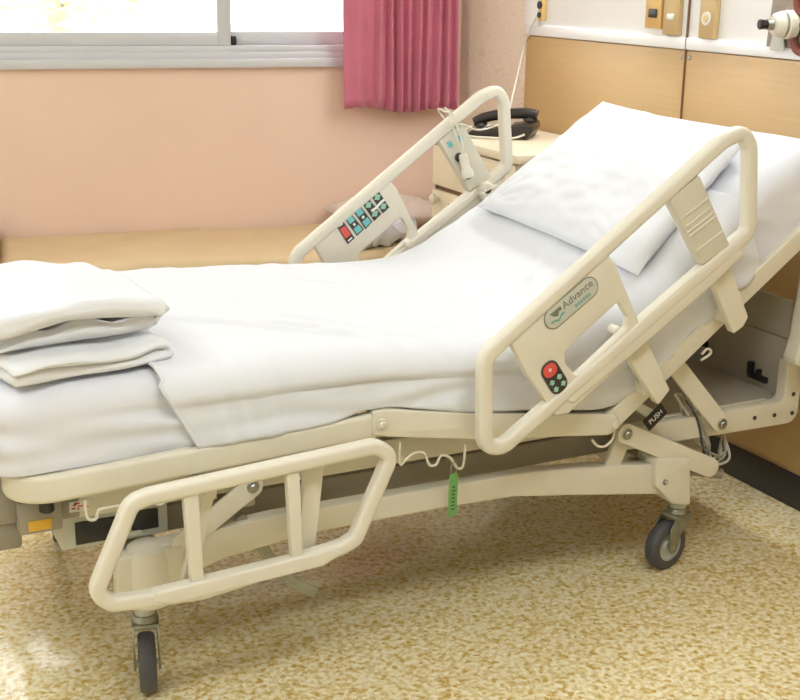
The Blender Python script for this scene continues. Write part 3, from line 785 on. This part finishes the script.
# patient controls on the inner face of the far rail
YF = 2*YC - RY - .011
ctl = MB()
quads = [(1.474,0.784),(1.496,0.796),(1.534,0.742),(1.512,0.726),(1.502,0.803),(1.522,0.815),(1.564,0.766),(1.541,0.748),(1.530,0.822),(1.552,0.836),(1.591,0.787),(1.569,0.766),(1.558,0.843),(1.578,0.857),(1.620,0.808),(1.597,0.788),(1.586,0.864),(1.609,0.879),(1.646,0.826),(1.625,0.809)]
for k in range(5):
    qd = [Vector(p_) for p_ in quads[4*k:4*k+4]]; cc = sum(qd, Vector((0, 0)))/4
    def inset(t0, t1, e=.12):
        a_, b_, c_, d_ = qd; l0, l1 = a_.lerp(d_, t0), b_.lerp(c_, t0); m0, m1 = a_.lerp(d_, t1), b_.lerp(c_, t1)
        return [l0.lerp(l1, e), l1.lerp(l0, e), m1.lerp(m0, e), m0.lerp(m1, e)]
    ctl.plate([qd], YF-.0014, YF, 'dark', .0002)
    if k == 0:
        ctl.plate([inset(.24, .74)], YF-.0022, YF-.001, 'red', .0002)
        ctl.plate([inset(.06, .13, .2)], YF-.0022, YF-.001, 'white_print', .0001); ctl.plate([inset(.86, .93, .2)], YF-.0022, YF-.001, 'white_print', .0001)
    else:
        m_ = 'teal' if k < 3 else 'mint'
        if k < 3:
            ctl.plate([inset(.05, .36)], YF-.0022, YF-.001, m_, .0002); ctl.plate([inset(.64, .95)], YF-.0022, YF-.001, m_, .0002)
            ctl.plate([inset(.44, .56, .36)], YF-.0022, YF-.001, 'white_print', .0001)
        else:
            for t0, t1 in ((.08, .40), (.60, .92)):
                i4 = inset(t0, t1, .04); mid = [(i4[i] + i4[(i+1) % 4])/2 for i in range(4)]
                ctl.plate([mid], YF-.0022, YF-.001, m_, .0001)
pc = [(1.587,0.819),(1.603,0.827),(1.616,0.841),(1.629,0.850)]
ctl.tube(v3(pc, YF-.0015), .004, 'white_print', n=8)
ctl.build('control_panel', fr)['label'] = 'row of red, teal and dark control buttons'
g2 = MB()
for q_ in ([(1.831,1.007),(1.842,1.014),(1.854,1.001),(1.841,0.993)], [(1.864,1.025),(1.879,1.032),(1.887,1.016),(1.876,1.011)]):
    g2.plate([q_], YF-.008, YF-.0055, 'teal', .0002)
(ox, oz), = [(1.873,0.963)]
g2.rod((ox, YF-.006, oz), (ox, YF-.014, oz), .014, 'dark', bev=.002)
g2.build('grip_marks', fr)['label'] = 'small teal symbols and dark button'

def lower_rail(far):
    y0 = 2.262; y = my(y0, far)
    pts = [(0.480,0.337),(0.559,0.511),(0.593,0.519),(1.075,0.547),(1.115,0.522),(1.032,0.345),(0.998,0.331),(0.690,0.295),(0.512,0.308)]
    cl = fillet([(p_[0], p_[1]) for p_ in pts], [.05, .04, .03, .03, .045, .03, .05, .03, .03], n=6)
    rl = MB().sweep(v3(cl, y), rrect(.032, .034, .010), 'cream_plastic', closed=True, up=(0, 1, 0)).build('side_rail', bed)
    for q_ in ([(0.660,0.516),(0.691,0.517),(0.697,0.314),(0.670,0.313)], [(0.876,0.526),(0.904,0.528),(0.911,0.335),(0.885,0.333)]):
        bars = MB(); slab(bars, [q_], y0-.010, y0+.010, 'cream_plastic', far, .003)
        bars.build('rail_bar', rl)
    lo = MB(); o_ = [(0.592,0.319),(0.975,0.338),(1.002,0.326),(0.952,0.304),(0.632,0.288),(0.591,0.299)]
    slab(lo, [fillet(o_, .003, n=2)], y0-.019, y0+.014, 'cream_plastic', far, .004); lo.build('rail_skirt', rl)
    for q_ in ([(0.720,0.521),(0.745,0.521),(0.688,0.307),(0.660,0.309)], [(0.933,0.529),(0.976,0.527),(0.952,0.324),(0.913,0.323)]):
        ar = MB(); slab(ar, [fillet(q_, .004, n=3)], 2.288, 2.306, 'cream', far, .003)
        ax_, az_ = ([(0.726,0.511)][0] if q_[0][0] < .8 else [(0.953,0.515)][0])
        ar.box((ax_-.018, min(my(2.30, far), my(2.40, far)), az_-.040), (ax_+.018, max(my(2.30, far), my(2.40, far)), az_-.012), 'cream', .003)
        ar.build('rail_arm', rl)
lower_rail(False); lower_rail(True)

# control box and labels at the foot end
cbx = MB().box((.462, 2.475, .335), (.69, 2.56, .412), 'plate_grey', .006).build('control_box', bed)
MB().box((.492, 2.470, .345), (.60, 2.476, .395), 'black', .002).box((.61, 2.470, .353), (.668, 2.476, .398), 'black', .002).box((.565, 2.466, .345), (.63, 2.474, .356), 'plate_grey', .002).build('display_window', cbx)
lb = MB().box((.482, 2.4685, .421), (.524, 2.4708, .444), 'white_print', .0003)
rr = random.Random(8)
for k in range(12):
    xx = .486+rr.random()*.030; zz = .424+rr.random()*.015; lb.box((xx, 2.468, zz), (xx+.006, 2.4686, zz+.003), 'red', 0)
MB().box((.455, 2.4705, .408), (.70, 2.475, .47), 'greige', .002).build('mounting_plate', bed)
lb.build('warning_label', bed)['label'] = 'small white and red warning label'
fe = MB().box((.375, 2.43, .405), (.46, 2.475, .475), 'greige', .004).box((.30, 2.46, .42), (.392, 2*YC-2.46, .53), 'greige', .01).box((.27, 2.47, .36), (.385, 2*YC-2.47, .425), 'greige', .008)
feo = fe.build('foot_bracket', bed)
MB().box((.392, 2.4275, .412), (.438, 2.4305, .434), 'yellow', .0005).build('yellow_label', feo)
MB().rod((.425, 2.40, .487), (.425, 2.40, .462), .015, 'black', bev=.003).build('rubber_bumper', bed)

# hooks of bent wire under the frame
def hook(pts, y=2.37):
    return MB().tube(smooth_pts(v3(pts, y), 6), .0032, 'cream', n=8)
hook([(1.190,0.502),(1.191,0.449),(1.206,0.457),(1.225,0.468),(1.251,0.464),(1.264,0.435),(1.282,0.432),(1.294,0.452),(1.317,0.443),(1.336,0.416),(1.352,0.418),(1.356,0.471)]).build('drainage_hook', bed)
hook([(0.495,0.486),(0.495,0.460),(0.500,0.444),(0.514,0.442),(0.521,0.460),(0.547,0.462),(0.567,0.462)]).build('drainage_hook', bed)
hook([(0.631,0.466),(0.639,0.452),(0.651,0.452),(0.658,0.466)]).build('drainage_hook', bed)
hook([(1.705,0.426),(1.724,0.407),(1.747,0.404),(1.766,0.421),(1.768,0.442)]).build('drainage_hook', bed)
hook([(2.017,0.587),(2.041,0.597),(2.046,0.607),(2.033,0.614),(2.018,0.602)]).build('drainage_hook', bed)
# release handle with PUSH label
hd = [(1.912,0.447),(1.929,0.463),(1.972,0.439),(1.973,0.425),(1.951,0.391),(1.930,0.410)]
hm = MB().plate([[(1.840,0.478),(1.863,0.490),(1.927,0.452),(1.904,0.435)]], 2.395, 2.44, 'plate_grey', .003).build('release_handle', bed)
pb = [(1.905,0.448)][0]
PM = face_mx(pb[0], pb[1], 2.392, math.radians(38))
pq = MB(); pill(.066, .036, 0, .003, 'black', pq, PM, rr=.002); pq.text('PUSH', .019, PM @ Matrix.Translation((.001, 0, .0035)), 'white_print'); pq.build('push_label', hm)
# cable bundle near the head link
for k in range(6):
    rr = random.Random(20+k); j = lambda s=.012: rr.uniform(-s, s)
    c_ = [(2.03+j(), 2.46+j(), .47), (2.07+j(), 2.45+j(), .40+j()), (2.11+j(.02), 2.44+j(), .33+j(.01)), (2.15+j(.02), 2.45+j(), .27+j(.015)), (2.19+j(.02), 2.46+j(), .275+j(.015)), (2.20+j(.01), 2.48, .33+j()), (2.21+j(), 2.50, .40)]
    MB().tube(smooth_pts(c_, 7), .0035, ('plate_grey', 'cream', 'greige', 'rubber', 'plate_grey', 'greige')[k], n=7).build('cable', bed)

# green tag hanging from the hook
(gx, gz), = [(1.327,0.416)]
tgm = Matrix.Translation((gx, 2.366, gz)) @ Matrix.Rotation(.25, 4, 'Z') @ Matrix.Rotation(.03, 4, 'Y')
tg = MB().plate([fillet([(-.012, -.012), (.008, -.010), (.013, -.03), (.012, -.075), (.016, -.112), (-.010, -.118), (-.014, -.05)], .004, n=3)], -.002, .002, 'green', .0008, tgm)
to = tg.build('name_tag'); tag(to, 'small green plastic tag hanging from the wire hook under the bed', 'tag')
MB().tube([tgm @ Vector((-.001+.010*math.sin(t), 0, .002+.014*math.cos(t))) for t in [k*PI/8 for k in range(16)]], .0012, 'greige', closed=True, n=6).build('string', to)
pr = MB()
for k in range(7): pr.box((-.006, -.0028, -.045-k*.009), (.004, -.0019, -.042-k*.009), 'dark', 0, tgm)
pr.build('print', to)

# ------------------------------------------------------------------ mattress, sheet, pillow
BOT = [(.31, .551), (.70, .560), (1.0, .570), (1.135, .590), (1.37, .548), (1.56, .528), (1.745, .508), (1.88, .585), (2.05, .712), (2.20, .824), (2.39, .966)]
TOP = [(.30, .715), (.72, .720), (1.0, .716), (1.18, .708), (1.38, .694), (1.52, .688), (1.66, .706), (1.80, .772), (1.95, .862), (2.09, .960), (2.22, 1.048), (2.33, 1.108)]
def resample(pts, n):
    P = smooth_pts([(x, z) for x, z in pts], 10); L = [0]
    for i in range(1, len(P)): L.append(L[-1] + (P[i]-P[i-1]).length)
    out = []; i = 0
    for k in range(n + 1):
        t = L[-1]*k/n
        while i < len(L)-2 and L[i+1] < t: i += 1
        f_ = (t-L[i])/max(1e-9, L[i+1]-L[i]); out.append(P[i].lerp(P[i+1], min(1, max(0, f_))))
    return out
NS = 220
BR, TR_ = resample(BOT, NS), resample(TOP, NS)
def sect(s):
    s = max(0, min(1, s))*NS; i = min(NS-1, int(s)); f_ = s-i
    return BR[i].lerp(BR[i+1], f_), TR_[i].lerp(TR_[i+1], f_)
HWD = .458
def wrinkle(x, y):
    """long soft creases of the sheet"""
    w = 0
    for (x0, y0, a, ln, wd, h) in ((.95, 2.62, -.55, .34, .012, .010), (1.02, 2.60, -.50, .30, .010, .008), (1.12, 2.62, -.62, .22, .012, .007), (.86, 2.95, -.35, .25, .012, .006),
                                   (1.10, 2.52, -.70, .2, .014, .008), (1.20, 2.50, -.4, .16, .012, .006), (.80, 2.75, .2, .15, .014, .006), (1.30, 3.0, -.6, .2, .014, .006), (1.48, 2.62, .8, .15, .012, .007), (1.55, 2.75, 1.2, .2, .02, .006), (1.42, 2.95, .9, .2, .02, .005), (1.25, 2.8, .4, .25, .015, .005), (1.70, 2.62, 1.3, .2, .015, .007), (1.62, 2.55, 1.0, .18, .014, .006), (1.80, 2.75, .7, .18, .014, .006), (1.35, 2.55, -.2, .2, .014, .006)):
        dx, dy = x-x0, y-y0; c, s = math.cos(a), math.sin(a); p_, q_ = dx*c+dy*s, -dx*s+dy*c
        q_ += .02*math.sin(p_*9)
        if abs(p_) < ln: w += 1.0*h*math.exp(-(q_/wd)**2)*math.cos(PI/2*p_/ln)
    return w
def body_grid(s0, s1, inflate, m, name, edge=.055, drop=None, seed=0, wr=0.0, foot=False, headcap=True, ns=150, ntop=46, side_noise=.004, lift=0.0, skirt=None):
    """cross sections: up the near side, over the top, down the far side"""
    vs = []; fs = []
    h = HWD + inflate
    prof = []
    nside, nc, nt = 12, 8, ntop
    for i in range(nside): prof.append(('s', i/nside, -1))
    for i in range(nc): prof.append(('c', i/nc, -1))
    for i in range(nt+1): prof.append(('t', i/nt, 0))
    for i in range(nc-1, -1, -1): prof.append(('c', i/nc, 1))
    for i in range(nside-1, -1, -1): prof.append(('s', i/nside, 1))
    K = len(prof)
    for k in range(ns+1):
        s = s0 + (s1-s0)*k/ns; b0, t0 = sect(s)
        ax_ = (t0-b0); H = ax_.length; ax_ = ax_/H
        hh = h; ee = edge; 
        dist = (s - 0)*2.45
        if foot and dist < .09:       # rounded plan corners at the foot end
            hh = h - .09 + math.sqrt(max(0, .09**2-(.09-dist)**2))
        for (kd, t, sd) in prof:
            if kd == 's': y = sd*hh; a = t*(H-ee)
            elif kd == 'c': y = sd*(hh-ee+ee*math.cos(t*PI/2)); a = H-ee+ee*math.sin(t*PI/2)
            else: y = (-1+2*t)*(hh-ee); a = H
            if kd == 'c' or kd == 's':
                if sd == -1 or sd == 1: pass
            if foot and dist < .04 : a = a - (a/H)*.03*(1-dist/.04)**2
            base_ = b0 + ax_*a
            x, z = base_.x, base_.y
            nr_ = Vector((ax_.x, 0, ax_.y)) if kd == 't' else (Vector((0, sd, 0)) if kd == 's' else (Vector((ax_.x, 0, ax_.y))*math.sin(t*PI/2)+Vector((0, sd, 0))*math.cos(t*PI/2)))
            P_ = Vector((x, YC+y, z))
            d = inflate*(1 if kd != 's' else 0)*.0 + lift*(1 if kd != 's' else 0)
            n1 = noise.noise(Vector((P_.x*3+seed, P_.y*3, P_.z*3))) + .4*noise.noise(Vector((P_.x*9, P_.y*9+seed, P_.z*9)))
            d += wr*n1 + (wr*.8)*noise.noise(Vector((P_.x*22+P_.y*9, P_.y*7, seed)))*(1 if wr else 0)
            if wr: d += wrinkle(P_.x, P_.y)*(1 if kd == 't' else (math.sin(t*PI/2) if kd == 'c' else 0))
            if kd == 's' : d += side_noise*math.sin(P_.z*90+3*noise.noise(Vector((P_.x*4, seed, 0)))+P_.x*4)*noise.noise(Vector((P_.x*3.0, P_.z*14, seed)))*1.6
            P_ += nr_*d
            if skirt: P_ = skirt(P_, kd, t, sd, s)
            vs.append(P_)
    for k in range(ns):
        for j in range(K-1):
            a = k*K+j; fs.append((a, a+K, a+K+1, a+1))
    return vs, fs, K, ns
vs, fs, K, ns = body_grid(0, 1, 0, None, 'm', foot=True, seed=1.5, wr=.002, side_noise=.010)
# close bottom and ends
for k in range(ns): fs.append((k*K, (k+1)*K, (k+1)*K+K-1, k*K+K-1)[::-1])
for k in (0, ns):
    vs_i = [k*K+j for j in range(K)]; c = sum((vs[i] for i in vs_i), Vector())/K; vs.append(c); ci = len(vs)-1
    for j in range(K): fs.append((vs_i[j], vs_i[(j+1) % K], ci))
mo = MB().add(vs, fs, 'fitted').build('mattress', angle=60)
tag(mo, 'thick mattress in a fitted white sheet on the hospital bed', 'mattress')

# flat sheet draped from the pillow to the foot
def skirt(P_, kd, t, sd, s):
    if sd == -1 and kd == 's':      # hem slants outwards at the foot corner
        k = max(0, (.26 - s)/.12)
        P_.y -= .006*(1-t)
    return P_
vs, fs, K, ns = body_grid(.155, .88, .010, None, 's', edge=.055, seed=7.1, wr=.0048, side_noise=.009, lift=.010, skirt=skirt, ns=290, ntop=120)
# slanting foot hem: shear the first rows of the near side so that the hem drops towards the head
for k in range(ns+1):
    fk = max(0, 1 - k/60)
    for j in range(K):
        v = vs[k*K+j]
        drop = max(0, min(1, (.70 - v.z)/.14)) if v.y < YC-.40 else 0
        v.x += .055*drop*fk + (.030*max(0, (2.62 - v.y)/.25)*fk if v.y > YC-.46 else .02*fk)
so_ = MB().add(vs, fs, 'cotton').build('bed_sheet', angle=180, mods=[('SOLIDIFY', dict(thickness=.003, offset=1))])
tag(so_, 'white flat sheet draped over the mattress from pillow to towels', 'sheet')
# hem roll along the foot edge of the sheet
edge = [vs[j] + Vector((-.001, -.001, .002)) for j in range(0, K)]
hem = MB().tube(edge, .0042, 'cotton', n=8).build('hem', so_, angle=180)

# pillow on the raised back
tb = (Vector(TOP[-1]) - Vector(TOP[-4])).normalized(); pa = math.radians(35.5)
PMX = Matrix.Translation((2.035, 2.78, .975)) @ Matrix.Rotation(-pa, 4, 'Y') @ Matrix.Rotation(math.radians(-3), 4, 'Z')
po = pillow('pillow', .50, .83, .125, PMX, 'cotton', 5, .0065, puff=.42, sub=70, skew=.15)
tag(po, 'plump white pillow on the raised head end of the bed', 'pillow')

# ------------------------------------------------------------------ towels
def folded(name, cx, cy, rot, w, d, z0, th, layers, lab, seed, topbulge=0.0, m='terry', spread=0.0, recess=0.0):
    """a cloth folded to and fro: the folded ribbon shows its layers along the near side"""
    T = Matrix.Translation((cx, cy, z0)) @ Matrix.Rotation(rot, 4, 'Z')
    lt = th/layers
    # path in local (x,z): serpentine
    path = []
    for L_ in range(layers):
        zc = lt*(L_+.5); xs = [(-w/2 + w*i/16) for i in range(17)]
        if L_ % 2: xs = xs[::-1]
        for x in xs: path.append(Vector((x, zc)))
        if L_ < layers-1:
            sgn = 1 if L_ % 2 == 0 else -1
            for k in range(1, 5):
                a = -PI/2 + PI*k/5; path.append(Vector((sgn*(w/2 + lt*.55*math.cos(a)), zc + lt/2 + lt/2*math.sin(a))))
    n = len(path); ny = 26; hw = lt*.46
    vs = []; fs = []
    # tangents
    ring = []
    for i in range(n):
        t_ = (path[min(n-1, i+1)] - path[max(0, i-1)]).normalized(); nn = Vector((-t_.y, t_.x)); ring.append((path[i], nn))
    loop = [p_ + nn*hw for p_, nn in ring]
    e_t = (path[-1]-path[-2]).normalized(); loop.append(path[-1] + e_t*hw*.8)
    loop += [p_ - nn*hw for p_, nn in reversed(ring)]
    s_t = (path[0]-path[1]).normalized(); loop.append(path[0] + s_t*hw*.8)
    Kq = len(loop)
    cen = [None]*Kq
    seq = list(range(n)) + [n-1] + list(range(n-1, -1, -1)) + [0]
    for j in range(-2, ny+3):
        jj = max(0, min(ny, j)); y = -d/2 + d*jj/ny
        sh = 1 - (.5 if j in (-1, ny+1) else 0) - (.97 if j in (-2, ny+2) else 0)
        if j < 0: y -= hw*(.55 if j == -1 else .8)
        if j > ny: y += hw*(.55 if j == ny+1 else .8)
        for q in range(Kq):
            p_ = path[seq[q]].lerp(loop[q], sh)
            x, z = p_.x, p_.y
            f1 = noise.noise(Vector((x*6+seed, y*6, z*10)))
            f2 = noise.noise(Vector((x*15, y*15+seed, z*20)))
            zz = z*(1 + topbulge*math.exp(-((x-.02)/(.45*w))**2)*(0.5+.5*math.sin((y/d+.5)*PI*.9+.2))) + (.016*f1+.009*f2)*min(1, z/th*1.5)
            xx = x + .012*noise.noise(Vector((z*40, y*5, seed))) + spread*(y/d)*(z/th)
            yy = y + .018*noise.noise(Vector((x*7, z*45, seed+4)))
            yy += recess*(1 if z < th*.45 else 0)*(.5-y/d)
            if z < th*.5 and recess: zz += .007*math.sin(x*52+seed+y*20)*(z/th*2)*(1 if y < 0 else .3)
            vs.append(Vector((xx, yy, max(.002, zz))))
    for j in range(ny+4):
        for q in range(Kq):
            a, b_ = j*Kq, (j+1)*Kq; fs.append((a+q, a+(q+1) % Kq, b_+(q+1) % Kq, b_+q))
    fs.append(tuple(range(Kq))[::-1]); fs.append(tuple((ny+4)*Kq+q for q in range(Kq)))
    o = MB().add(vs, fs, m, True, T).build(name, angle=180)
    return tag(o, lab, 'towel', 'folded white towels on the foot of the bed')
folded('folded_towel', .495, 2.612, math.radians(11), .31, .40, .728, .050, 2, 'lower flat folded white towel resting on the mattress foot', 3)
folded('folded_towel', .485, 2.635, math.radians(9), .31, .41, .784, .076, 2, 'upper thick folded white towel on top of the stack', 11, topbulge=.34, recess=.035)

# ------------------------------------------------------------------ call bell hanging on the far rail
cbell = thing('call_bell', 'cream pendant call button hanging by its cord on the far side rail', 'call button', (1.89, 3.34, .88))
p0 = [(1.876,0.975)][0]; p1 = [(1.900,0.893)][0]
a3, b3 = Vector((p0[0], 3.348, p0[1])), Vector((p1[0], 3.346, p1[1]))
mb = MB(); dr = (b3-a3); mxq = dr.to_track_quat('Z', 'Y').to_matrix().to_4x4(); mxq.translation = a3
mb.lathe([(0, 0), (.009, 0), (.013, .004), (.014, .02), (.013, .045), (.018, .052), (.020, .062), (.018, .072), (0, .074)], 'cream_plastic', mxq).build('body', cbell)
MB().lathe([(0, .073), (.008, .073), (.008, .078), (0, .079)], 'redbrown', mxq).build('button', cbell)
lp = [(1.876,0.978),(1.861,1.017),(1.839,1.065),(1.828,1.098)]
lp2 = [(1.882,0.977),(1.871,1.023),(1.849,1.071),(1.835,1.100)]
rail_y = 2*YC - RY
c1 = [Vector((p_[0], 3.352, p_[1])) for p_ in lp] + [Vector((lp[-1][0]-.008, rail_y-.021, lp[-1][1]+.002)), Vector((lp[-1][0]-.012, rail_y+.0, lp[-1][1]+.008)), Vector((lp[-1][0]-.004, rail_y+.026, lp[-1][1]+.0)), Vector((lp[-1][0]+.02, rail_y+.015, lp[-1][1]-.03)), Vector((lp[-1][0]+.03, rail_y-.03, lp[-1][1]-.035))]
e_ = [(1.884,1.061),(1.940,1.041),(2.006,1.044),(2.036,1.073),(2.045,1.127)]
c1 += [Vector((p_[0], 3.36 + .02*k, p_[1])) for k, p_ in enumerate(e_[:3])]
e2 = [(2.145,1.051)]; e3 = [(2.327,1.126)]; e4 = [(4.167,1.220),(4.124,1.295),(4.064,1.399)]
c1 += [Vector((e2[0][0], 3.55, e2[0][1])), Vector((e3[0][0], 3.8, e3[0][1]))] + [Vector((2.582, p_[0], p_[1])) for p_ in e4] + [Vector((2.582, 4.11, 1.6))]
MB().tube(smooth_pts(c1, 6), .0028, 'cream_plastic', n=8).build('cord', cbell)
c2 = [Vector((p_[0], 3.350, p_[1])) for p_ in lp2] + [Vector((lp2[-1][0]+.0, rail_y-.021, lp2[-1][1]+.002)), Vector((lp2[-1][0]-.002, rail_y, lp2[-1][1]+.008)), Vector((lp2[-1][0]+.006, rail_y+.026, lp2[-1][1]))]
MB().tube(smooth_pts(c2, 6), .0028, 'cream_plastic', n=8).build('cord_loop', cbell)

# ------------------------------------------------------------------ light
w = bpy.data.worlds.new('sky'); SC.world = w; w.use_nodes = True
bg = w.node_tree.nodes['Background']; bg.inputs[0].default_value = (.95, .98, 1.0, 1); bg.inputs[1].default_value = 4.5
vs_ = SC.view_settings; vs_.view_transform = 'Standard'; vs_.look = 'None'; vs_.exposure = -0.13; vs_.gamma = 1.0; vs_.use_curve_mapping = False
